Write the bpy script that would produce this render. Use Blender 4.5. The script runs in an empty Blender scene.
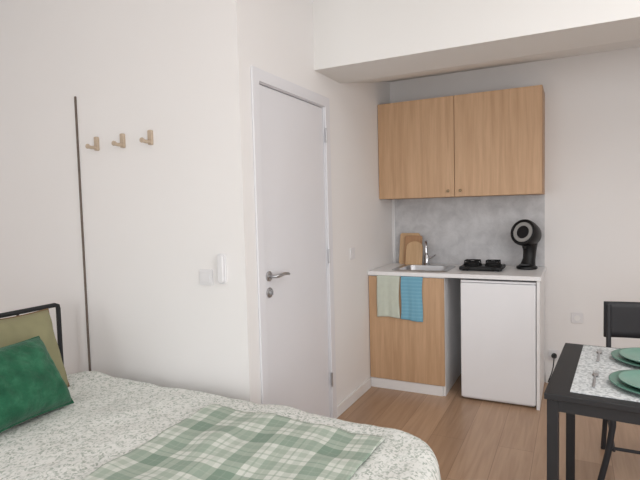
import bpy, bmesh, math, random
from mathutils import Vector, Matrix, Euler, noise
random.seed(4)
sc=bpy.context.scene
COL=bpy.context.collection
sc.view_settings.view_transform='Standard'
sc.view_settings.look='None'
sc.view_settings.exposure=0.0

# ------------------------------------------------------------ materials
def srgb(r,g,b):
    def f(c):
        c/=255.0
        return c/12.92 if c<=.04045 else ((c+.055)/1.055)**2.4
    return (f(r),f(g),f(b),1)
class NT:
    def __init__(s,name):
        s.m=bpy.data.materials.new(name); s.m.use_nodes=True
        s.t=s.m.node_tree; s.b=s.t.nodes['Principled BSDF']
    def n(s,typ,**kw):
        nd=s.t.nodes.new(typ)
        for k,v in kw.items():
            setattr(nd,k,v)
        return nd
    def l(s,a,b): s.t.links.new(a,b)
    def coords(s,scale=(1,1,1),rot=(0,0,0),kind='Object'):
        tc=s.n('ShaderNodeTexCoord'); mp=s.n('ShaderNodeMapping')
        mp.inputs['Scale'].default_value=scale; mp.inputs['Rotation'].default_value=rot
        s.l(tc.outputs[kind],mp.inputs['Vector']); return mp.outputs[0]
    def ramp(s,fac,stops,interp='LINEAR'):
        r=s.n('ShaderNodeValToRGB'); r.color_ramp.interpolation=interp
        e=r.color_ramp.elements
        while len(e)<len(stops): e.new(0.5)
        for i,(p,c) in enumerate(stops): e[i].position=p; e[i].color=c
        s.l(fac,r.inputs[0]); return r.outputs[0]
    def mix(s,fac,a,b,mode='MIX'):
        m=s.n('ShaderNodeMix',data_type='RGBA',blend_type=mode)
        for v,i in ((fac,0),(a,6),(b,7)):
            if hasattr(v,'links'): s.l(v,m.inputs[i])
            else: m.inputs[i].default_value=v
        return m.outputs[2]
    def math(s,op,a,b=None,c=None):
        m=s.n('ShaderNodeMath',operation=op)
        for i,v in enumerate((a,b,c)):
            if v is None: continue
            if hasattr(v,'links'): s.l(v,m.inputs[i])
            else: m.inputs[i].default_value=v
        return m.outputs[0]
    def bump(s,h,strength=.2,dist=.01):
        b=s.n('ShaderNodeBump'); b.inputs['Strength'].default_value=strength; b.inputs['Distance'].default_value=dist
        s.l(h,b.inputs['Height']); s.l(b.outputs[0],s.b.inputs['Normal'])
def plain(name,c,rough=.5,metal=0,var=.03,nscale=12,bump=0,bscale=200,spec=None,sheen=0):
    k=NT(name); v=k.coords()
    nz=k.n('ShaderNodeTexNoise'); nz.inputs['Scale'].default_value=nscale; k.l(v,nz.inputs['Vector'])
    d=tuple(x*(1-var) for x in c[:3])+(1,); l=tuple(min(1,x*(1+var)) for x in c[:3])+(1,)
    k.l(k.ramp(nz.outputs['Fac'],[(.3,d),(.7,l)]),k.b.inputs['Base Color'])
    k.b.inputs['Roughness'].default_value=rough; k.b.inputs['Metallic'].default_value=metal
    if spec is not None: k.b.inputs['Specular IOR Level'].default_value=spec
    if sheen: k.b.inputs['Sheen Weight'].default_value=sheen
    if bump:
        n2=k.n('ShaderNodeTexNoise'); n2.inputs['Scale'].default_value=bscale; k.l(v,n2.inputs['Vector']); k.bump(n2.outputs['Fac'],bump,.002)
    return k.m
def wood(name,c1,c2,axis='z',scale=1,rough=.5,contrast=.5):
    k=NT(name); s={'z':(14,14,.7),'x':(.7,14,14),'y':(14,.7,14)}[axis]
    v=k.coords(tuple(a*scale for a in s))
    n=k.n('ShaderNodeTexNoise'); n.inputs['Scale'].default_value=2.2; n.inputs['Detail'].default_value=6; n.inputs['Distortion'].default_value=.6; k.l(v,n.inputs['Vector'])
    n2=k.n('ShaderNodeTexNoise'); n2.inputs['Scale'].default_value=9; n2.inputs['Detail'].default_value=3; k.l(v,n2.inputs['Vector'])
    a=k.ramp(n.outputs['Fac'],[(.3,c1),(.7,c2)])
    b=k.ramp(n2.outputs['Fac'],[(.35,(.88,.86,.84,1)),(.6,(1,1,1,1))])
    k.l(k.mix(contrast,a,b,'MULTIPLY'),k.b.inputs['Base Color']); k.b.inputs['Roughness'].default_value=rough
    return k.m
M_wall=plain('wall_paint',srgb(237,235,234),.9,0,.006,2,.08,120,spec=.2)
M_ceil=plain('ceiling_paint',srgb(238,238,237),.9,0,.006,2,spec=.2)
M_beam=plain('beam_paint',srgb(234,233,231),.9,0,.006,2,spec=.2)
M_trim=plain('trim_white',srgb(236,235,234),.45,0,.01)
M_door=plain('door_white',srgb(228,228,232),.42,0,.008,3)
M_white=plain('white_laminate',srgb(240,240,241),.35,0,.008)
M_fridge=plain('fridge_enamel',srgb(240,241,244),.3,0,.006,3)
M_oak=wood('oak_laminate',srgb(190,154,119),srgb(208,172,137),'z')
M_oakdark=wood('oak_edge',srgb(172,134,100),srgb(190,153,118),'z')
M_board=wood('board_wood',srgb(200,162,122),srgb(216,182,142),'z',2)
M_board2=wood('board_wood_dark',srgb(172,130,94),srgb(190,148,110),'z',2)
M_peg=wood('peg_wood',srgb(184,166,146),srgb(200,182,162),'y',3)
M_black=plain('black_metal',srgb(32,33,36),.5,0,.05,20,spec=.4)
M_chair=plain('charcoal_metal',srgb(46,47,51),.5,0,.05,20,spec=.4)
M_blackgloss=plain('black_plastic',srgb(16,16,18),.42,0,.05,20,spec=.35)
M_iron=plain('cast_iron',srgb(22,22,23),.65,0,.1,40,spec=.3)
M_greydark=plain('grey_plastic',srgb(80,81,84),.45,0,.04)
M_face=plain('grey_ring_plastic',srgb(158,157,155),.4,0,.03)
M_steel=plain('brushed_steel',srgb(190,190,192),.28,1,.04,30)
M_chrome=plain('chrome',srgb(205,205,208),.12,1,.02)
M_brass=plain('aged_brass',srgb(140,122,96),.35,1,.05)
M_strip=plain('dark_wood_strip',srgb(104,92,84),.6,0,.1,30)
M_plastic=plain('switch_plastic',srgb(228,227,229),.35,0,.01)
M_plate=plain('green_stoneware',srgb(112,152,138),.3,0,.08,14)
M_platelow=plain('green_stoneware_dark',srgb(84,126,112),.3,0,.08,14)
M_mattress=plain('mattress_fabric',srgb(225,225,222),.9)

def mk_floor():
    k=NT('oak_laminate_floor'); tc=k.n('ShaderNodeTexCoord'); mp=k.n('ShaderNodeMapping'); mp.inputs['Rotation'].default_value=(0,0,math.radians(90))
    k.l(tc.outputs['Object'],mp.inputs['Vector']); v=mp.outputs[0]
    br=k.n('ShaderNodeTexBrick'); br.offset=.37; br.inputs['Scale'].default_value=1; br.inputs['Brick Width'].default_value=1.25; br.inputs['Row Height'].default_value=.19
    br.inputs['Mortar Size'].default_value=.0014; br.inputs['Mortar Smooth'].default_value=.4; br.inputs['Bias'].default_value=0
    br.inputs['Color1'].default_value=srgb(172,140,113); br.inputs['Color2'].default_value=srgb(193,160,132); br.inputs['Mortar'].default_value=srgb(142,112,88)
    k.l(v,br.inputs['Vector'])
    m2=k.n('ShaderNodeMapping'); m2.inputs['Scale'].default_value=(.9,14,1); k.l(v,m2.inputs['Vector'])
    n=k.n('ShaderNodeTexNoise'); n.inputs['Scale'].default_value=2.5; n.inputs['Detail'].default_value=7; n.inputs['Distortion'].default_value=.8; k.l(m2.outputs[0],n.inputs['Vector'])
    g=k.ramp(n.outputs['Fac'],[(.3,(.80,.76,.72,1)),(.62,(1,1,1,1))])
    k.l(k.mix(.9,br.outputs['Color'],g,'MULTIPLY'),k.b.inputs['Base Color']); k.b.inputs['Roughness'].default_value=.33
    return k.m
M_floor=mk_floor()
def mk_splash():
    k=NT('grey_concrete_splashback'); v=k.coords()
    n=k.n('ShaderNodeTexNoise'); n.inputs['Scale'].default_value=7; n.inputs['Detail'].default_value=9; n.inputs['Roughness'].default_value=.68; n.inputs['Distortion'].default_value=.3; k.l(v,n.inputs['Vector'])
    k.l(k.ramp(n.outputs['Fac'],[(.32,srgb(178,178,181)),(.5,srgb(196,196,198)),(.68,srgb(212,212,214))]),k.b.inputs['Base Color']); k.b.inputs['Roughness'].default_value=.5
    return k.m
M_splash=mk_splash()
def mk_duvet():
    k=NT('leaf_print_cotton'); v=k.coords((1,1,.4))
    nz=k.n('ShaderNodeTexNoise'); nz.inputs['Scale'].default_value=22; nz.inputs['Detail'].default_value=2; k.l(v,nz.inputs['Vector'])
    def leaf(rot,sc_,off):
        mp=k.n('ShaderNodeMapping'); mp.inputs['Rotation'].default_value=(0,0,rot); mp.inputs['Location'].default_value=(off,off*.7,0); k.l(v,mp.inputs['Vector'])
        vm=k.n('ShaderNodeVectorMath',operation='MULTIPLY_ADD'); k.l(nz.outputs['Color'],vm.inputs[0]); vm.inputs[1].default_value=(.03,.03,.03); k.l(mp.outputs[0],vm.inputs[2])
        m3=k.n('ShaderNodeMapping'); m3.inputs['Scale'].default_value=(sc_,sc_*2.6,sc_); k.l(vm.outputs[0],m3.inputs['Vector'])
        vo=k.n('ShaderNodeTexVoronoi',feature='F1'); vo.inputs['Scale'].default_value=1; k.l(m3.outputs[0],vo.inputs['Vector'])
        return k.ramp(vo.outputs['Distance'],[(.28,(1,1,1,1)),(.40,(0,0,0,1))])
    a=leaf(.6,38,0); b=leaf(-.9,38,3.3); c_=leaf(1.7,46,7.1)
    s=k.math('MAXIMUM',k.math('MAXIMUM',a,b),c_)
    n2=k.n('ShaderNodeTexNoise'); n2.inputs['Scale'].default_value=55; k.l(v,n2.inputs['Vector'])
    s=k.math('MULTIPLY',s,k.ramp(n2.outputs['Fac'],[(.38,(.25,.25,.25,1)),(.6,(.95,.95,.95,1))]))
    k.l(k.mix(k.math('MULTIPLY',s,.8),srgb(229,230,226),srgb(146,158,146)),k.b.inputs['Base Color']); k.b.inputs['Roughness'].default_value=.9
    n3=k.n('ShaderNodeTexNoise'); n3.inputs['Scale'].default_value=11; n3.inputs['Detail'].default_value=4; k.l(v,n3.inputs['Vector']); k.bump(n3.outputs['Fac'],.5,.02)
    return k.m
M_duvet=mk_duvet()
def mk_plaid():
    k=NT('green_plaid_wool'); tc=k.n('ShaderNodeTexCoord'); mp=k.n('ShaderNodeMapping'); mp.inputs['Rotation'].default_value=(0,0,-math.radians(3)); k.l(tc.outputs['Object'],mp.inputs['Vector'])
    sx=k.n('ShaderNodeSeparateXYZ'); k.l(mp.outputs[0],sx.inputs[0])
    W=lambda g:(g,g,g,1)
    st=[(0,W(.75)),(.12,W(.6)),(.14,W(.75)),(.26,W(.08)),(.34,W(.42)),(.37,W(.08)),(.46,W(.5)),(.53,W(.36)),(.55,W(.5)),(.64,W(.08)),(.72,W(.42)),(.75,W(.08)),(.82,W(.3)),(.92,W(.08))]
    def axis(o,p,ph):
        f=k.math('FRACT',k.math('ADD',k.math('DIVIDE',o,p),ph)); return k.ramp(f,st,'CONSTANT')
    a=axis(sx.outputs[0],.27,20.2); b=axis(sx.outputs[1],.27,20.5)
    s=k.math('MULTIPLY',k.math('ADD',a,b),.6)
    k.l(k.ramp(s,[(0,srgb(222,224,217)),(.4,srgb(170,182,168)),(1,srgb(114,140,122))]),k.b.inputs['Base Color'])
    k.b.inputs['Roughness'].default_value=.95; k.b.inputs['Sheen Weight'].default_value=.15
    v=k.coords((300,300,300)); n=k.n('ShaderNodeTexNoise'); n.inputs['Scale'].default_value=1; k.l(v,n.inputs['Vector']); k.bump(n.outputs['Fac'],.4,.003)
    return k.m
M_plaid=mk_plaid()
M_fringe=plain('sage_fringe',srgb(188,198,186),.95)
def mk_velvet():
    k=NT('green_velvet'); v=k.coords()
    n=k.n('ShaderNodeTexNoise'); n.inputs['Scale'].default_value=14; n.inputs['Detail'].default_value=6; n.inputs['Roughness'].default_value=.65; k.l(v,n.inputs['Vector'])
    k.l(k.ramp(n.outputs['Fac'],[(.32,srgb(34,82,60)),(.5,srgb(44,98,72)),(.68,srgb(62,118,90))]),k.b.inputs['Base Color'])
    k.b.inputs['Roughness'].default_value=.95; k.b.inputs['Specular IOR Level'].default_value=.1; k.b.inputs['Sheen Weight'].default_value=.15; k.bump(n.outputs['Fac'],.7,.02); return k.m
M_velvet=mk_velvet()
M_olive=plain('olive_linen',srgb(142,138,106),.95,0,.08,6,.5,260)
M_piping=plain('brown_piping',srgb(124,100,72),.9,0,.05,20)
M_towelsage=plain('sage_cotton',srgb(200,207,194),.95,0,.03,30,.4,400)
def mk_stripe():
    k=NT('blue_stripe_cotton'); tc=k.n('ShaderNodeTexCoord'); sx=k.n('ShaderNodeSeparateXYZ'); k.l(tc.outputs['Object'],sx.inputs[0])
    f=k.math('FRACT',k.math('ADD',k.math('MULTIPLY',sx.outputs[2],38),50))
    k.l(k.ramp(f,[(0,srgb(116,172,196)),(.5,srgb(116,172,196)),(.7,srgb(128,180,202)),(.9,srgb(128,180,202))]),k.b.inputs['Base Color']); k.b.inputs['Roughness'].default_value=.95
    return k.m
M_towelblue=mk_stripe()
def mk_mat():
    k=NT('speckled_placemat'); v=k.coords()
    vo=k.n('ShaderNodeTexVoronoi'); vo.inputs['Scale'].default_value=130; k.l(v,vo.inputs['Vector'])
    n=k.n('ShaderNodeTexNoise'); n.inputs['Scale'].default_value=45; n.inputs['Detail'].default_value=5; k.l(v,n.inputs['Vector'])
    a=k.ramp(vo.outputs['Color'],[(.3,srgb(180,184,186)),(.6,srgb(218,221,222))]); b=k.ramp(n.outputs['Fac'],[(.4,(.88,.89,.89,1)),(.6,(1,1,1,1))])
    k.l(k.mix(.8,a,b,'MULTIPLY'),k.b.inputs['Base Color']); k.b.inputs['Roughness'].default_value=.7
    return k.m
M_mat=mk_mat()

# ------------------------------------------------------------ mesh builder
class B:
    def __init__(s): s.v=[]; s.f=[]
    def add(s,vs,fs):
        o=len(s.v); s.v+= [Vector(p) for p in vs]; s.f+=[[i+o for i in f] for f in fs]; return s
    def box(s,lo,hi):
        x0,y0,z0=lo; x1,y1,z1=hi
        return s.add([(x0,y0,z0),(x1,y0,z0),(x1,y1,z0),(x0,y1,z0),(x0,y0,z1),(x1,y0,z1),(x1,y1,z1),(x0,y1,z1)],
          [(0,3,2,1),(4,5,6,7),(0,1,5,4),(1,2,6,5),(2,3,7,6),(3,0,4,7)])
    def tube(s,pts,r,n=14,flat=None,cap=True):
        pts=[Vector(p) for p in pts]; vs=[];fs=[]
        rs=r if isinstance(r,(list,tuple)) else [r]*len(pts)
        up=None
        for i,p in enumerate(pts):
            d=(pts[min(i+1,len(pts)-1)]-pts[max(i-1,0)]).normalized()
            if up is None:
                up=Vector((0,0,1)) if abs(d.z)<.9 else Vector((0,1,0))
            a=d.cross(up).normalized(); b=a.cross(d).normalized(); up=b
            for j in range(n):
                t=2*math.pi*j/n; q=flat or 1
                vs.append(p+a*math.cos(t)*rs[i]+b*math.sin(t)*rs[i]*q)
        for i in range(len(pts)-1):
            for j in range(n):
                k=(j+1)%n; fs.append((i*n+j,i*n+k,(i+1)*n+k,(i+1)*n+j))
        if cap: fs.append(tuple(range(n))[::-1]); fs.append(tuple((len(pts)-1)*n+j for j in range(n)))
        return s.add(vs,fs)
    def lathe(s,prof,c=(0,0,0),axis=(0,0,1),n=40):
        ax=Vector(axis).normalized(); t=Vector((1,0,0)) if abs(ax.x)<.8 else Vector((0,1,0))
        a=ax.cross(t).normalized(); b=ax.cross(a); c=Vector(c); vs=[];fs=[]
        for r,h in prof:
            for j in range(n):
                th=2*math.pi*j/n; vs.append(c+ax*h+(a*math.cos(th)+b*math.sin(th))*r)
        for i in range(len(prof)-1):
            for j in range(n):
                k=(j+1)%n; fs.append((i*n+j,i*n+k,(i+1)*n+k,(i+1)*n+j))
        if prof[0][0]>1e-5: fs.append(tuple(range(n))[::-1])
        if prof[-1][0]>1e-5: fs.append(tuple((len(prof)-1)*n+j for j in range(n)))
        return s.add(vs,fs)
    def grid(s,fn,nu,nv):
        vs=[fn(i/nu,j/nv) for i in range(nu+1) for j in range(nv+1)]; w=nv+1
        return s.add(vs,[(i*w+j,(i+1)*w+j,(i+1)*w+j+1,i*w+j+1) for i in range(nu) for j in range(nv)])
    def prism(s,outline,axis_vec):
        n=len(outline); a=[Vector(p) for p in outline]; b=[p+Vector(axis_vec) for p in a]
        return s.add(a+b,[tuple(range(n))[::-1],tuple(range(n,2*n))]+[(i,(i+1)%n,n+(i+1)%n,n+i) for i in range(n)])
    def obj(s,name,mat,L=(0,0,0),parent=None,bevel=0,smooth=False,solid=0,seg=2):
        me=bpy.data.meshes.new(name); L=Vector(L)
        me.from_pydata([tuple(p-L) for p in s.v],[],s.f)
        bm=bmesh.new(); bm.from_mesh(me); bmesh.ops.remove_doubles(bm,verts=bm.verts,dist=1e-6); bmesh.ops.recalc_face_normals(bm,faces=bm.faces); bm.to_mesh(me); bm.free()
        me.materials.append(mat)
        if smooth:
            for p in me.polygons: p.use_smooth=True
        o=bpy.data.objects.new(name,me); COL.objects.link(o)
        if parent: o.parent=parent
        else: o.location=L
        if solid:
            m=o.modifiers.new('s','SOLIDIFY'); m.thickness=solid; m.offset=1
        if bevel:
            m=o.modifiers.new('b','BEVEL'); m.width=bevel; m.segments=seg; m.limit_method='ANGLE'; m.angle_limit=math.radians(40)
        if smooth and not solid:
            m=o.modifiers.new('e','EDGE_SPLIT'); m.split_angle=math.radians(38)
        return o
def soft(o):
    if 'e' in o.modifiers: o.modifiers.remove(o.modifiers['e'])
    return o
def empty(name,L,label=None,cat=None,kind=None,group=None):
    e=bpy.data.objects.new(name,None); e.empty_display_size=.1; e.location=L; COL.objects.link(e)
    meta(e,label,cat,kind,group); return e
def meta(o,label=None,cat=None,kind=None,group=None):
    if label: o['label']=label
    if cat: o['category']=cat
    if kind: o['kind']=kind
    if group: o['group']=group
    return o
def dup(root,newL):
    n=root.copy(); COL.objects.link(n); n.location=newL
    for ch in list(root.children):
        c=ch.copy(); c.parent=n; COL.objects.link(c)
        for g in list(ch.children):
            h=g.copy(); h.parent=c; COL.objects.link(h)
    return n
def rrect(w,h,r,n=6,cx=0,cy=0):
    out=[]
    for (sx,sy,a0) in ((1,1,0),(-1,1,90),(-1,-1,180),(1,-1,270)):
        for i in range(n+1):
            a=math.radians(a0+90*i/n); out.append((cx+sx*(w/2-r)+r*math.cos(a),cy+sy*(h/2-r)+r*math.sin(a)))
    return out

# ------------------------------------------------------------ dimensions
XA=-1.40; YB=4.196; YH=1.989; ZC=2.74; ZB=2.217; YB0=2.775; YB1=3.15; ZA=2.444
XL=-3.9; XR=2.6; YS=-1.9

# ------------------------------------------------------------ shell
def st(o,label): return meta(o,label,'room',kind='structure')
st(B().box((XL-.1,YS-.1,-.1),(XR+.1,YB+.1,0)).obj('floor',M_floor),'light oak laminate plank floor')
c=B(); c.box((XL-.1,YS-.1,ZC),(XR+.1,YB0,ZC+.1)); c.prism([(XA,YB1,ZB+.001),(XA,YB,ZA),(XA,YB,ZC),(XA,YB1,ZC)],(XR-XA,0,0)); st(c.obj('ceiling',M_ceil),'white painted ceiling')
st(B().box((XA,YB0,ZB),(XR,YB1,ZC+.1)).obj('trim_1',M_beam),'white dropped ceiling beam before the kitchenette')
st(B().box((XL,YH,0),(XA-.1,YH+.1,ZC)).obj('wall_bed',M_wall),'white wall beside the bed')
DY0,DY1,DZ=2.088,2.95,2.076
w=B(); w.box((XA-.1,YH,0),(XA,DY0,ZC)); w.box((XA-.1,DY1,0),(XA,YB,ZC)); w.box((XA-.1,DY0,DZ),(XA,DY1,ZC))
st(w.obj('wall_west',M_wall),'white wall holding the interior door')
st(B().box((XA-.1,YB,0),(XR+.1,YB+.1,ZC)).obj('wall_north',M_wall),'white wall behind the kitchenette')
ey0,ey1,ez0,ez1=-1.5,1.3,.3,2.45
s=B(); s.box((XR,YS-.1,0),(XR+.1,ey0,ZC)); s.box((XR,ey1,0),(XR+.1,YB,ZC)); s.box((XR,ey0,0),(XR+.1,ey1,ez0)); s.box((XR,ey0,ez1),(XR+.1,ey1,ZC))
st(s.obj('wall_east',M_wall),'white side wall with an added window opening')
st(B().box((XL-.1,YS-.1,0),(XL,YH+.1,ZC)).obj('wall_far_west',M_wall),'white wall beyond the bed head')
wx0,wx1,wz0,wz1=-2.6,1.8,.35,2.5
s=B(); s.box((XL,YS-.1,0),(wx0,YS,ZC)); s.box((wx1,YS-.1,0),(XR,YS,ZC)); s.box((wx0,YS-.1,0),(wx1,YS,wz0)); s.box((wx0,YS-.1,wz1),(wx1,YS,ZC))
st(s.obj('wall_south',M_wall),'white wall with a wide window')
f=B()
for a in (wx0,(wx0*2+wx1)/3,(wx0+2*wx1)/3,wx1-.06): f.box((a,YS-.08,wz0),(a+.06,YS-.02,wz1))
f.box((wx0,YS-.08,wz0),(wx1,YS-.02,wz0+.06)); f.box((wx0,YS-.08,wz1-.06),(wx1,YS-.02,wz1))
st(f.obj('window_1',M_trim),'wide white framed window')
f=B()
for a in (ey0,(ey0+ey1)/2-.03,ey1-.06): f.box((XR+.02,a,ez0),(XR+.08,a+.06,ez1))
f.box((XR+.02,ey0,ez0),(XR+.08,ey1,ez0+.06)); f.box((XR+.02,ey0,ez1-.06),(XR+.08,ey1,ez1))
st(f.obj('added_window_2',M_trim),'white framed side window, unseen, added for side light')  # unseen window added so light can enter from the east
def bb(name,lo,hi): st(B().box(lo,hi).obj(name,M_trim,bevel=.003),'white skirting board')
bb('baseboard_west',(XA,DY1+.005,0),(XA+.014,YB-.62,.075))
bb('baseboard_north',(-.185,YB-.014,0),(XR,YB,.075))
bb('baseboard_bed',(XL,YH-.014,0),(XA,YH,.075))

# ------------------------------------------------------------ door (in west wall)
D=empty('door_1',(XA,(DY0+DY1)/2,0),'white flush interior door with lever handle','door',kind='structure')
L=D.location
fw=.062; xo=XA+.012; xi=XA-.1
fr=B()
def U(x0,x1,ya,yb,zt,wd):
    o=[(ya,0),(ya,zt),(yb,zt),(yb,0),(yb-wd,0),(yb-wd,zt-wd),(ya+wd,zt-wd),(ya+wd,0)]
    n=8; vs=[(x0,p[0],p[1]) for p in o]+[(x1,p[0],p[1]) for p in o]
    fs=[(i,(i+1)%n,n+(i+1)%n,n+i) for i in range(n)]
    for k in (0,n): fs+=[(k+0,k+1,k+6,k+7),(k+1,k+2,k+5,k+6),(k+2,k+3,k+4,k+5)]
    fr.add(vs,fs)
U(XA+.0005,xo,DY0-.004,DY1+.004,DZ+.004,fw)
U(xi,XA+.0004,DY0+.001,DY1-.001,DZ-.001,fw-.001)
U(xi,XA-.047,DY0+fw+.0005,DY1-fw-.0005,DZ-fw-.0005,.012)
fr.obj('door_frame',M_door,L,D,bevel=.003)
B().box((XA-.046,DY0+fw+.004,.008),(XA-.006,DY1-fw-.004,DZ-fw-.004)).obj('door_leaf',M_door,L,D,bevel=.004)
ly=DY0+fw+.050; lx=XA-.006
hd=B(); hd.lathe([(.0,0),(.026,0),(.026,.007),(.022,.010),(0,.010)],(lx,ly,1.04),(1,0,0))
hd.tube([(lx,ly,1.04),(lx+.03,ly,1.04),(lx+.046,ly+.006,1.04),(lx+.052,ly+.022,1.041),(lx+.052,ly+.07,1.046),(lx+.050,ly+.115,1.042),(lx+.044,ly+.135,1.036)],[.009,.009,.010,.010,.009,.008,.007])
hd.obj('handle',M_steel,L,D,smooth=True)['label']='brushed steel lever handle'
lk=B(); lk.lathe([(0,0),(.026,0),(.026,.007),(.022,.010),(.009,.010),(.009,.013),(0,.013)],(lx,ly,.955),(1,0,0)); lk.box((lx+.012,ly-.004,.945),(lx+.024,ly+.004,.965))
lk.obj('lock',M_steel,L,D,smooth=True)
for z in (.28,1.08,1.84):
    h=B(); h.tube([(XA+.014,DY1-fw-.002,z-.045),(XA+.014,DY1-fw-.002,z+.045)],.006,10); h.obj('hinge',M_steel,L,D,smooth=True)

# ------------------------------------------------------------ hook wall things
PX=-1.962; PZ=1.772
def peg(x,z):
    L=Vector((x,YH,z)); e=empty('wall_hook',L,'small wooden wall hook with upright plate','hook',group='wooden hooks in a row on the wall')
    B().prism([(p[0]+x,YH-.016,p[1]+z) for p in rrect(.026,.076,.006)],(0,.016,0)).obj('back_plate',M_peg,L,e,bevel=.002)
    g=B(); g.tube([(x,YH-.012,z-.022),(x,YH-.045,z-.024),(x,YH-.062,z-.020)],[.0095,.0095,.0095]); g.lathe([(0,0),(.012,.001),(.0135,.006),(.012,.012),(0,.013)],(x,YH-.060,z-.020),(0,-1,.1))
    g.obj('peg',M_peg,L,e,smooth=True); return e
p0=peg(PX,PZ)
for i in (1,2): dup(p0,(PX-.2*i,YH,PZ))
meta(B().box((-2.524,YH-.010,.40),(-2.514,YH,2.05)).obj('wall_strip',M_strip,(-2.52,YH,.40),bevel=.002),'thin dark vertical strip fixed to the white wall','wall strip')
L=Vector((-1.535,YH,1.10)); e=empty('intercom_handset',L,'slim white wall intercom handset by the corner','intercom')
B().prism([(p[0]-1.535,YH-.010,p[1]+1.10) for p in rrect(.048,.148,.012)],(0,.010,0)).obj('base_plate',M_plastic,L,e,bevel=.003)
B().prism([(p[0]-1.535,YH-.024,p[1]+1.10) for p in rrect(.036,.138,.014)],(0,.0145,0)).obj('handset',M_plastic,L,e,bevel=.006,seg=3)
def switch(name,x,y,z,nrm,label,kindn='light switch',socket=False):
    L=Vector((x,y,z)); e=empty(name,L,label,kindn)
    def pl(w,h,d0,d1,r):
        if nrm=='y': return [(x+p[0],y-d1,z+p[1]) for p in rrect(w,h,r)],(0,d1-d0,0)
        return [(x+d0,y+p[0],z+p[1]) for p in rrect(w,h,r)],(d1-d0,0,0)
    B().prism(*pl(.080,.080,0,.009,.008)).obj('cover_plate',M_plastic,L,e,bevel=.002)
    if socket:
        B().lathe([(0,0),(.02,0),(.021,.004),(.019,.004),(.018,.001),(0,.001)],(x,y-.009,z),(0,-1,0)).obj('socket_ring',M_trim,L,e,smooth=True)
    else: B().prism(*pl(.05,.05,.009,.012,.004)).obj('rocker',M_plastic,L,e,bevel=.0015)
    return e
switch('light_switch',-1.635,YH,1.055,'y','square white light switch beside the intercom')
switch('light_switch',XA,3.29,1.06,'x','square white light switch beside the door frame')
switch('wall_socket',.03,YB,.52,'y','white wall socket beside the kitchenette','socket',True)
switch('wall_socket',-.125,YB,.22,'y','low white wall socket with black plug','socket',True)
px_=-.125; pz_=.22
pg=B(); pg.lathe([(0,0),(.018,0),(.02,.02),(.014,.04),(.006,.055),(0,.055)],(px_,YB-.010,pz_),(0,-1,0)); pg.tube([(px_,YB-.06,pz_),(px_,YB-.085,pz_-.015),(px_-.005,YB-.085,pz_-.07),(px_-.015,YB-.06,.10),(-.165,YB-.05,.02)],.004,8)
meta(pg.obj('power_plug',M_black,(px_,YB-.010,pz_),smooth=True),'black power plug with trailing cable in a socket','plug')

# ------------------------------------------------------------ kitchenette
KX0,KX1=-1.398,-.193; KF=3.592; YW=YB-.012
meta(B().box((-1.372,YB-.010,.9005),(KX1,YB-.0005,1.4465)).obj('backsplash',M_splash,(-.8,YB-.006,.9)),'grey concrete-look splashback panel above the worktop','splashback')
meta(B().box((-1.382,YB-.012,.9005),(-1.373,YB-.0005,1.4465)).obj('edge_profile',M_white,(-1.378,YB-.006,.9)),'white edge strip beside the grey splashback','edge strip')
z0,z1=1.447,2.198; F=YB-.3315
L=Vector(((KX0+KX1)/2,YB,z0)); e=empty('wall_cabinet',L,'oak laminate wall cabinet with two doors','cabinet')
b=B(); t=.018; bf=F+.019
b.box((KX0,bf,z0),(KX0+t,YB-.001,z1)); b.box((KX1-t,bf,z0),(KX1,YB-.001,z1)); b.box((KX0+t,bf,z0),(KX1-t,YB-.001,z0+t)); b.box((KX0+t,bf,z1-t),(KX1-t,YB-.001,z1)); b.box((KX0+t,YB-.01,z0+t),(KX1-t,YB-.001,z1-t)); b.box((KX0+t,bf+.01,1.8),(KX1-t,YB-.01,1.8+t))
b.obj('body',M_oakdark,L,e)
xm=-.797
for a,b_,kx in ((KX0+.002,xm-.0018,xm-.045),(xm+.0018,KX1-.002,xm+.045)):
    dd=B().box((a,F,z0+.001),(b_,F+.018,z1-.001)).obj('door',M_oak,L,e,bevel=.0015)
    B().lathe([(0,0),(.006,0),(.005,.010),(.010,.015),(.011,.020),(.008,.023),(0,.024)],(kx,F,z0+.045),(0,-1,0),20).obj('knob',M_brass,L,dd,smooth=True)
hx0,hx1,hy0,hy1=-1.215,-.855,3.68,4.02
wt=B(); yf=3.582; zt0,zt1=.872,.900
wt.box((KX0,yf,zt0),(hx0,YW,zt1)); wt.box((hx1,yf,zt0),(-.187,YW,zt1)); wt.box((hx0,yf,zt0),(hx1,hy0,zt1)); wt.box((hx0,hy1,zt0),(hx1,YW,zt1))
meta(wt.obj('worktop',M_white,(KX0,yf,zt0)),'thin white kitchen worktop over cabinet and fridge','worktop')
CX1=-.822; L=Vector((KX0,KF,0)); e=empty('base_cabinet',L,'oak base cabinet under the sink with white plinth','cabinet')
b=B(); b.box((KX0,KF+.02,.1),(KX0+t,YW,.871)); b.box((CX1-t,KF+.02,0),(CX1,YW,.871)); b.box((KX0+t,KF+.02,.1),(CX1-t,YW,.1+t)); b.box((KX0+t,YW-.01,.1+t),(CX1-t,YW,.871)); b.box((KX0+t,KF+.02,.80),(CX1-t,KF+.04,.871))
b.obj('body',M_white,L,e)
dd=B().box((KX0+.003,KF,.078),(CX1-.002,KF+.018,.862)).obj('door',M_oak,L,e,bevel=.0015)
B().box((KX0+.004,KF+.008,0),(CX1-t-.001,KF+.019,.074)).obj('plinth',M_white,L,e)
meta(B().box((-.214,KF,0),(-.194,YW,.871)).obj('kitchen_end_panel',M_white,(-.204,KF,0),bevel=.001),'white upright end panel carrying the worktop','panel')
FX0,FX1=-.708,-.2185; L=Vector(((FX0+FX1)/2,KF,0)); e=empty('mini_fridge',L,'white under-counter fridge with plain door','fridge')
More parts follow.
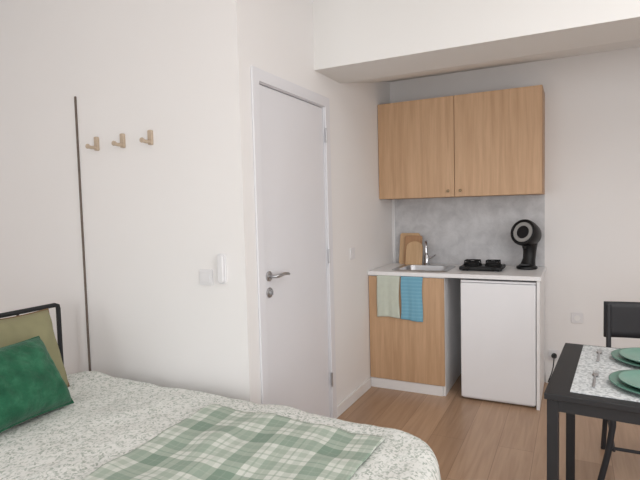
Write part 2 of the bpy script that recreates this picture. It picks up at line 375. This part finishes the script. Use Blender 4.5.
B().box((FX0,KF+.056,.03),(FX1,YW-.06,.828)).obj('body',M_fridge,L,e,bevel=.006)
B().box((FX0,KF+.004,.024),(FX1,KF+.054,.840)).obj('door',M_fridge,L,e,bevel=.006,seg=3)
B().box((FX0,KF+.012,.8425),(FX1,YW-.05,.857)).obj('top_cover',M_fridge,L,e,bevel=.003)
B().box((FX0+.01,KF+.03,.010),(FX1-.01,KF+.053,.0235)).obj('kick_plate',M_white,L,e)
for x in (FX0+.04,FX1-.04):
    for y in (KF+.08,YW-.1): B().lathe([(0.018,0),(.018,.03)],(x,y,0),n=16).obj('foot',M_greydark,L,e)
L=Vector((-1.035,3.85,.9)); e=empty('sink',L,'stainless steel inset sink with rolled rim','sink')
ro=rrect(.43,.40,.06,8,-1.035,3.855); ri=rrect(.335,.315,.055,8,-1.035,3.85); rb=rrect(.29,.27,.05,8,-1.035,3.85)
vs=[(p[0],p[1],.901) for p in ro]+[(p[0],p[1],.906) for p in rrect(.42,.39,.058,8,-1.035,3.855)]+[(p[0],p[1],.905) for p in ri]+[(p[0],p[1],.76) for p in rb]; n=len(ro)
fs=[(i+k*n,(i+1)%n+k*n,(i+1)%n+(k+1)*n,i+(k+1)*n) for k in range(3) for i in range(n)]+[tuple(3*n+i for i in range(n))]
B().add(vs,fs).obj('bowl',M_steel,L,e,smooth=True)
B().lathe([(0,.762),(.03,.762),(.034,.764),(0,.765)],(-1.035,3.85,0)).obj('drain',M_chrome,L,e,smooth=True)
fx,fy=-1.075,4.09
L=Vector((fx,fy,.9)); e=empty('kitchen_tap',L,'chrome swan-neck kitchen tap behind the sink','tap')
g=B(); g.lathe([(.026,.901),(.026,.908),(.018,.914),(.017,.98),(.014,.985)],(fx,fy,0))
arc=[(fx,fy,.97),(fx,fy,1.045)]+[(fx+.012*(1-math.cos(a)),fy-.055*(1-math.cos(a)),1.045+.055*math.sin(a)) for a in [math.pi*i/10 for i in range(1,11)]]+[(fx+.026,fy-.112,1.012)]
g.tube(arc,.0115,14); g.obj('spout',M_chrome,L,e,smooth=True)
h=B(); h.tube([(fx+.014,fy,.955),(fx+.04,fy,.962),(fx+.075,fy-.01,.985)],[.010,.008,.006]); h.obj('lever',M_chrome,L,e,smooth=True)
def board(x,w,h,ybase,ytop,mat,label,arch=False,th=.016):
    o=rrect(w,h,.018,10,0,h/2) if not arch else [( -w/2,0),(w/2,0)]+[(w/2*math.cos(a),h-w/2*.75+w/2*.75*math.sin(a)) for a in [math.pi*i/16 for i in range(17)]]
    ob=B().prism([(p[0],0,p[1]) for p in o],(0,th,0)).obj('cutting_board',mat,(0,0,0),bevel=.004)
    ob.location=(x,ybase,.901); ob.rotation_euler=(-math.atan2(ytop-ybase,h),0,0); meta(ob,label,'cutting board',group='cutting boards leaning on the splashback'); return ob
board(-1.235,.17,.265,4.105,4.165,M_board,'pale rectangular wooden cutting board at the back')
board(-1.195,.15,.245,4.075,4.133,M_board2,'brown rectangular wooden cutting board in the middle',th=.014)
board(-1.175,.14,.20,4.045,4.096,M_board,'small rounded pale wooden cutting board in front',True,th=.013)
bx0,bx1,by0,by1=-.752,-.452,3.77,4.01
L=Vector((-.60,3.86,.901)); e=empty('hot_plate',L,'black portable two-burner hob on the worktop','hob')
B().box((bx0,by0,.907),(bx1,by1,.932)).obj('body',M_blackgloss,L,e,bevel=.006,seg=3)
for x,y,r in ((-.675,3.895,.062),(-.528,3.900,.054)):
    B().lathe([(0,.932),(r+.006,.932),(r+.006,.938),(r,.940),(r,.949),(r-.006,.952),(.03,.952),(.028,.949),(0,.949)],(x,y,0)).obj('burner',M_iron,L,e,smooth=True)
    g=B()
    for k in range(4):
        a=math.pi/4+k*math.pi/2; g.tube([(x+math.cos(a)*r*.45,y+math.sin(a)*r*.45,.967),(x+math.cos(a)*r*1.1,y+math.sin(a)*r*1.1,.967),(x+math.cos(a)*r*1.2,y+math.sin(a)*r*1.2,.932)],.005,8)
    pts=[(x+math.cos(a)*r*.9,y+math.sin(a)*r*.9,.966) for a in [2*math.pi*i/28 for i in range(29)]]
    g.tube(pts,.0045,8,cap=False)
    g.obj('pan_support',M_iron,L,e,smooth=True)
for x in (-.69,-.51): B().lathe([(.013,0),(.013,.012),(.010,.015),(0,.015)],(x,by0,.919),(0,-1,0),20).obj('knob',M_iron,L,e,smooth=True)
for x in (bx0+.03,bx1-.03):
    for y in (by0+.03,by1-.03): B().lathe([(.01,.901),(.01,.912)],(x,y,0),n=12).obj('foot',M_black,L,e)
# coffee machine
cx,cy=-.300,4.00; L=Vector((cx,cy,.901)); e=empty('coffee_machine',L,'black capsule coffee machine with thick round head','coffee machine')
B().lathe([(0,.901),(.068,.901),(.074,.908),(.072,.920),(.050,.930),(0,.932)],(cx-.005,cy,0)).obj('base',M_blackgloss,L,e,smooth=True)
B().tube([(cx,cy+.030,.92),(cx+.008,cy+.045,.97),(cx+.012,cy+.050,1.03),(cx+.012,cy+.048,1.09),(cx+.006,cy+.04,1.14)],[.054,.044,.046,.056,.068],24).obj('column',M_blackgloss,L,e,smooth=True)
ax=Vector((-.50,-1,.32)).normalized(); hc=Vector((cx,cy+.035,1.155))
B().lathe([(0,-.085),(.04,-.082),(.070,-.068),(.086,-.035),(.096,.015),(.099,.060),(.094,.076),(.084,.079),(.079,.070)],hc,ax).obj('head',M_blackgloss,L,e,smooth=True)
B().lathe([(.0785,.066),(.072,.074),(.050,.074),(.044,.064),(0,.062)],hc,ax).obj('face_disc',M_face,L,e,smooth=True)
B().lathe([(0,.0625),(.038,.0645),(.034,.070),(0,.072)],hc,ax).obj('capsule_holder',M_blackgloss,L,e,smooth=True)
B().tube([hc+ax*.04+Vector((0,0,-.08)),hc+ax*.045+Vector((0,0,-.115))],[.022,.016],16).obj('nozzle',M_blackgloss,L,e,smooth=True)
B().lathe([(0,.933),(.036,.933),(.036,.938),(0,.938)],(cx-.02,cy-.03,0)).obj('drip_tray',M_greydark,L,e,smooth=True)
# towels
def towel(x0,x1,zb,mat,label,ph):
    L=Vector(((x0+x1)/2,KF-.004,.868))
    def fn(u,v):
        x=x0+(x1-x0)*u
        if v<.06: y=KF-.005+(0.06-v)/.06*.008; z=.8695
        else:
            z=.8685-(v-.06)/.94*(.8685-zb); y=KF-.006-.006*min(1,(v-.06)*5)-.0045*math.sin(u*9+ph)*(v)**.6-.002*math.sin(u*21+ph*2)*v
            x+=.002*math.sin(v*8+ph)-.008*(u-.5)*math.sin(v*3)
            z+=(v**2)*.006*math.sin(u*3+ph)
        return (x,y,z)
    meta(B().grid(fn,30,30).obj('tea_towel',mat,L,smooth=True,solid=.003),label,'tea towel',group='tea towels hanging on the base cabinet')
towel(-1.327,-1.148,.555,M_towelsage,'pale sage cotton tea towel hanging over the cabinet door',0.3)
towel(-1.140,-.975,.545,M_towelblue,'blue striped tea towel hanging over the cabinet door',1.9)

# ------------------------------------------------------------ bed
BX0,BX1,BY0,BY1=-2.53,-.405,.42,1.90; ZT=.525; RC=.25; RE=.075
def sd(x,y):
    cx,cy=(BX0+BX1)/2,(BY0+BY1)/2; qx=abs(x-cx)-((BX1-BX0)/2-RC); qy=abs(y-cy)-((BY1-BY0)/2-RC)
    return -(math.hypot(max(qx,0),max(qy,0))+min(max(qx,qy),0)-RC)
def H(x,y):
    d=sd(x,y)
    z=ZT+.018*noise.noise((x*2.1,y*2.6,1.3))+.013*noise.noise((x*5+3,y*4.5,4.1))+.006*noise.noise((x*14,y*11,2.2))
    if d<RE: q=RE-max(d,0); z-=RE-math.sqrt(max(RE*RE-q*q,0))
    return z
e=empty('bed_frame',(-1.5,1.16,0),'black metal bed frame with tubular headboard','bed'); L=e.location
hx=-2.575
hb=B(); hz=.885
hb.tube([(hx,1.845,0),(hx,1.845,hz-.025),(hx,1.842,hz-.007),(hx,1.825,hz)]+[(hx,1.5,hz),(hx,.9,hz),(hx,.50,hz),(hx,.472,hz-.015),(hx,.465,hz-.05),(hx,.465,0)],.0125,14)
hb.tube([(hx,1.845,.62),(hx,.465,.62)],.010); hb.tube([(hx,1.845,.40),(hx,.465,.40)],.010)
for i in range(1,6): y=1.845-i*.23; hb.tube([(hx,y,.40),(hx,y,hz)],.007)
hb.obj('headboard',M_black,L,e,smooth=True)
for y in (.53,1.80): B().box((hx,y-.012,.25),(-.50,y+.012,.29)).obj('side_rail',M_black,L,e,bevel=.003)
B().box((-.525,.53,.25),(-.50,1.80,.29)).obj('end_rail',M_black,L,e,bevel=.003)
for y in (.54,1.79):
    B().box((-.525,y-.014,0),(-.497,y+.014,.25)).obj('leg',M_black,L,e,bevel=.002)
sl=B()
for i in range(12): x=-2.45+i*.165; sl.box((x,.545,.292),(x+.07,1.785,.30))
sl.obj('slats',M_board,L,e)
meta(B().box((-2.53,.53,.302),(-.49,1.80,.44)).obj('mattress',M_mattress,(-1.5,1.16,.30),bevel=.03,seg=4),'white foam mattress under the printed cover','mattress')
cx0,cy0=(BX0+BX1)/2,(BY0+BY1)/2
hw,hh=(BX1-BX0)/2,(BY1-BY0)/2
def outline(inset):
    r=max(RC-inset,.02); w_=2*(hw-inset); h_=2*(hh-inset); r=min(r,w_/2-.001,h_/2-.001)
    pts=[]
    segs=[('l',(w_/2,-h_/2+r),(w_/2,h_/2-r)),('a',(w_/2-r,h_/2-r),0),('l',(w_/2-r,h_/2),(-w_/2+r,h_/2)),('a',(-w_/2+r,h_/2-r),90),('l',(-w_/2,h_/2-r),(-w_/2,-h_/2+r)),('a',(-w_/2+r,-h_/2+r),180),('l',(-w_/2+r,-h_/2),(w_/2-r,-h_/2)),('a',(w_/2-r,-h_/2+r),270)]
    cnt=[46,14,70,14,46,14,70,14]
    for sg,c_ in zip(segs,cnt):
        for i in range(c_):
            t=i/c_
            if sg[0]=='l': pts.append((sg[1][0]+(sg[2][0]-sg[1][0])*t+cx0,sg[1][1]+(sg[2][1]-sg[1][1])*t+cy0))
            else: a=math.radians(sg[2]+90*t); pts.append((sg[1][0]+r*math.cos(a)+cx0,sg[1][1]+r*math.sin(a)+cy0))
    return pts
du=B(); vs=[]; rings=0
insets=[.72,.66,.6,.55,.5,.45,.4,.36,.32,.28,.24,.2,.17,.14,.115,.095,.08,.065,.05,.038,.027,.017,.009,.003,0]
for ins in insets:
    for (x,y) in outline(ins): vs.append((x,y,H(x,y)))
    rings+=1
base=outline(0)
for k,dz in enumerate((.03,.07,.12,.17,.22,.27)):
    for i,(x,y) in enumerate(base):
        nx,ny=x-cx0,y-cy0
        ox=max(abs(nx)-(hw-RC),0)*(1 if nx>0 else -1); oy=max(abs(ny)-(hh-RC),0)*(1 if ny>0 else -1); l=math.hypot(ox,oy) or 1
        a=.012*math.sin(i*.32)*min(1,dz*6)+.008*math.sin(i*.13+1)*min(1,dz*6)
        if ny>hh-.3 or nx<-hw+.2: a*=.3
        a+= .004
        vs.append((x+ox/l*a,y+oy/l*a,H(x,y)-dz))
    rings+=1
n=len(base)
fs=[(k*n+i,k*n+(i+1)%n,(k+1)*n+(i+1)%n,(k+1)*n+i) for k in range(rings-1) for i in range(n)]+[tuple(range(n))]
du.add(vs,fs); o=soft(du.obj('bedspread',M_duvet,(cx0,cy0,.5),smooth=True))
meta(o,'white bedspread with small grey-green leaf print','bedspread')
ang=math.radians(3); tcx,tcy=-.985,1.09
def thr(u,v):
    a=(u-.5)*.78; b=(v-.5)*1.24
    a+=.012*math.sin(v*7); b+=.010*math.sin(u*6+1)
    x=tcx+a*math.cos(ang)-b*math.sin(ang); y=tcy+a*math.sin(ang)+b*math.cos(ang)
    return (x,y,H(x,y)+.009+.007*noise.noise((x*9,y*7,8)))
TL=Vector((tcx,tcy,.53))
tb=empty('throw_blanket',TL,'sage green and white plaid throw with short fringe on bed','blanket')
B().grid(thr,80,110).obj('cloth',M_plaid,TL,tb,smooth=True,solid=.007)
fg=B()
for i in range(110):
    u=(i+.5)/110; p=Vector(thr(u,1)); q=Vector(thr(u,.99)); d=(p-q).normalized(); ln=.016+.010*random.random()
    e1=p+d*ln+Vector((random.uniform(-.004,.004),0,0)); e1.z=H(e1.x,e1.y)+.005
    fg.tube([p+Vector((0,0,.003)),(p+e1)/2+Vector((0,0,.003)),e1],[.0022,.0018,.0012],5)
fr_=fg.obj('fringe',M_fringe,TL,tb,smooth=True); fr_['kind']='stuff'
def cushion(name,c,w,h,t,lean,yaw,roll,mat,label,pip=None):
    N_=34
    def side(sg):
        def fn(u,v):
            a=u*2-1;b=v*2-1
            th=(max(0,1-a**4)*max(0,1-b**4))**.55
            wr=.012*noise.noise((a*2.5+sg,b*2.5,w*9))+.006*noise.noise((a*6+sg,b*6,w*5))
            return (w/2*a*(1-.07*(1-b*b)), sg*(t/2*th+wr*th), h/2*b*(1-.07*(1-a*a)))
        return fn
    rot=(Matrix.Rotation(yaw,4,'Z')@Matrix.Rotation(lean,4,'X')@Matrix.Rotation(roll,4,'Y')).to_euler()
    e=empty(name,c,label,'cushion'); e.rotation_euler=rot
    bb_=B(); bb_.grid(side(1),N_,N_); bb_.grid(side(-1),N_,N_)
    soft(bb_.obj('cover',mat,(0,0,0),e,smooth=True))
    ed=[(w/2*a*(1-.07*(1-b*b)),0,h/2*b*(1-.07*(1-a*a))) for a,b in [(-1+2*i/20,-1) for i in range(20)]+[(1,-1+2*i/20) for i in range(20)]+[(1-2*i/20,1) for i in range(20)]+[(-1,1-2*i/20) for i in range(21)]]
    soft(B().tube(ed,.005,8,cap=False).obj('piping',pip or mat,(0,0,0),e,smooth=True))
    return e
R=math.radians
cushion('cushion',(-2.31,1.43,.724),.46,.41,.15,R(-20),R(96),R(3),M_olive,'muted olive linen cushion with brown piping at the bed head',M_piping)
cushion('cushion',(-2.075,1.262,.690),.43,.345,.17,R(-34),R(98),R(2),M_velvet,'dark green velvet cushion in front of the olive one')

# ------------------------------------------------------------ dining table (built square, then turned)
before=set(bpy.data.objects)
TX0,TX1,TY0,TY1,TZ=-.085,1.08,1.80,2.50,.75
e=empty('dining_table',((TX0+TX1)/2,(TY0+TY1)/2,0),'black metal-framed dining table with square legs','table'); L=e.location
B().box((TX0,TY0,TZ-.022),(TX1,TY1,TZ)).obj('table_top',M_black,L,e,bevel=.003)
a=B()
a.box((TX0+.01,TY0+.01,TZ-.06),(TX1-.01,TY0+.035,TZ-.023)); a.box((TX0+.01,TY1-.035,TZ-.06),(TX1-.01,TY1-.01,TZ-.023)); a.box((TX0+.01,TY0+.035,TZ-.06),(TX0+.035,TY1-.035,TZ-.023)); a.box((TX1-.035,TY0+.035,TZ-.06),(TX1-.01,TY1-.035,TZ-.023))
a.obj('apron',M_black,L,e)
for x in (TX0+.008,TX1-.043):
    for y in (TY0+.008,TY1-.043): B().box((x,y,0),(x+.035,y+.035,TZ-.023)).obj('leg',M_black,L,e,bevel=.002)
def place(yc):
    m=B().box((-.010,yc-.1575,TZ+.0005),(.44,yc+.1575,TZ+.0035)).obj('placemat',M_mat,(.23,yc,TZ)); meta(m,'pale grey speckled rectangular placemat on the table','placemat',group='placemats on the dining table')
    z=TZ+.004; X=.245; c=(X,yc,0)
    o=soft(B().lathe([(0,z),(.085,z),(.090,z+.003),(.126,z+.008),(.146,z+.014),(.148,z+.017),(.144,z+.017),(.123,z+.012),(.09,z+.0075),(0,z+.0065)],c,n=56).obj('dinner_plate',M_platelow,(X,yc,z),smooth=True)); meta(o,'large dark green dinner plate on a placemat','plate',group='green plates on the table')
    z2=z+.0075
    o=soft(B().lathe([(0,z2),(.070,z2),(.075,z2+.003),(.102,z2+.009),(.118,z2+.015),(.120,z2+.018),(.116,z2+.018),(.099,z2+.012),(.074,z2+.007),(0,z2+.006)],c,n=56).obj('side_plate',M_plate,(X,yc,z2),smooth=True)); meta(o,'smaller green plate stacked on a dinner plate','plate',group='green plates on the table')
    fx=.055; zf=TZ+.007
    g=B(); g.tube([(fx,yc-.09,zf),(fx,yc-.03,zf+.001),(fx,yc+.03,zf+.002)],[.005,.004,.0025],10,.5)
    g.tube([(fx,yc+.03,zf+.002),(fx,yc+.042,zf),(fx,yc+.055,zf)],[.003,.010,.011],10,.25)
    for k in range(4): xx=fx-.0075+k*.005; g.tube([(xx,yc+.053,zf),(xx,yc+.09,zf+.004)],[.0016,.001],6)
    meta(g.obj('fork',M_steel,(fx,yc,zf),smooth=True),'steel fork lying on a placemat','fork',group='forks on the table')
place(2.319); place(2.0)
piv=Vector((TX0,TY0,0)); ta=R(-4.5)
for o in set(bpy.data.objects)-before:
    if o.parent is None:
        z=o.location.z; v=(o.location-piv); v.z=0; v.rotate(Euler((0,0,ta))); o.location=piv+v; o.location.z=z; o.rotation_euler[2]+=ta

# ------------------------------------------------------------ chair
dx=.01
e=empty('dining_chair',(.36+dx,2.92,0),'charcoal metal dining chair with flat backrest','chair'); L=Vector((.36,2.92,0))
X0,X1,Y0,Y1=.15,.57,2.70,3.12
B().prism([(p[0],p[1],.435) for p in rrect(.41,.40,.06,8,.36,2.90)],(0,0,.025)).obj('seat',M_chair,L,e,bevel=.008,seg=3)
def bk(u,v):
    x=X0-.005+(X1-X0+.01)*u; z=.64+.195*v; return (x,3.135+.03*(1-(2*u-1)**2)+.02*(z-.70),z)
B().grid(bk,16,6).obj('backrest',M_chair,L,e,smooth=True,solid=.014)
for x,sx in ((X0+.015,-1),(X1-.015,1)):
    B().tube([(x+sx*.02,3.16,0),(x,3.10,.43),(x,3.115,.60),(x,3.14,.82)],.0125,12).obj('rear_leg',M_chair,L,e,smooth=True)
    B().tube([(x+sx*.055,2.735,0),(x+sx*.02,2.742,.16),(x,2.748,.30),(x,2.75,.43)],.0145,12).obj('front_leg',M_chair,L,e,smooth=True)
g=B()
for x in (X0+.02,X1-.02): g.tube([(x,2.745,.18),(x,3.13,.18)],.008,10)
g.tube([(X0+.02,2.745,.19),(X1-.02,2.745,.19)],.008,10); g.obj('stretcher',M_chair,L,e,smooth=True)

# ------------------------------------------------------------ lights
def area(name,loc,rot,sx,sy,p,c=(1,1,1)):
    l=bpy.data.lights.new(name,'AREA'); l.shape='RECTANGLE'; l.size=sx; l.size_y=sy; l.energy=p; l.color=c
    o=bpy.data.objects.new(name,l); o.location=loc; o.rotation_euler=rot; COL.objects.link(o); return o
area('window_daylight',((wx0+wx1)/2,YS-.15,(wz0+wz1)/2),(R(90),0,0),wx1-wx0,wz1-wz0,53,(.99,.995,1))
area('side_fill_light',(XR+.15,(ey0+ey1)/2,(ez0+ez1)/2),(R(90),0,R(90)),ey1-ey0,ez1-ez0,56,(.99,.995,1))  # added lateral fill behind the east opening, brightens the door wall
area('ceiling_fill_light',(.9,1.2,ZC-.02),(0,0,0),1.8,1.8,24,(1,.995,.99))  # added soft fill under the ceiling, no lamp fitting there
w=bpy.data.worlds.new('world'); sc.world=w; w.use_nodes=True; bg=w.node_tree.nodes['Background']; bg.inputs[0].default_value=(.97,.98,1,1); bg.inputs[1].default_value=.85

# ------------------------------------------------------------ camera
yaw,pitch,roll=.4649,.0601,-.0257
Fv=Vector((-math.sin(yaw)*math.cos(pitch),math.cos(yaw)*math.cos(pitch),-math.sin(pitch)))
Rv=Vector((math.cos(yaw),math.sin(yaw),0)); Uv=Rv.cross(Fv)
cr,sr=math.cos(roll),math.sin(roll)
R2=Rv*cr+Uv*sr; U2=-Rv*sr+Uv*cr
cam=bpy.data.cameras.new('camera'); cam.sensor_width=36; cam.lens=505.68/640*36; cam.clip_start=.05
co=bpy.data.objects.new('camera',cam); COL.objects.link(co)
m=Matrix((R2,U2,-Fv)).transposed().to_4x4(); m.translation=Vector((0,0,1.3767)); co.matrix_world=m
sc.camera=co
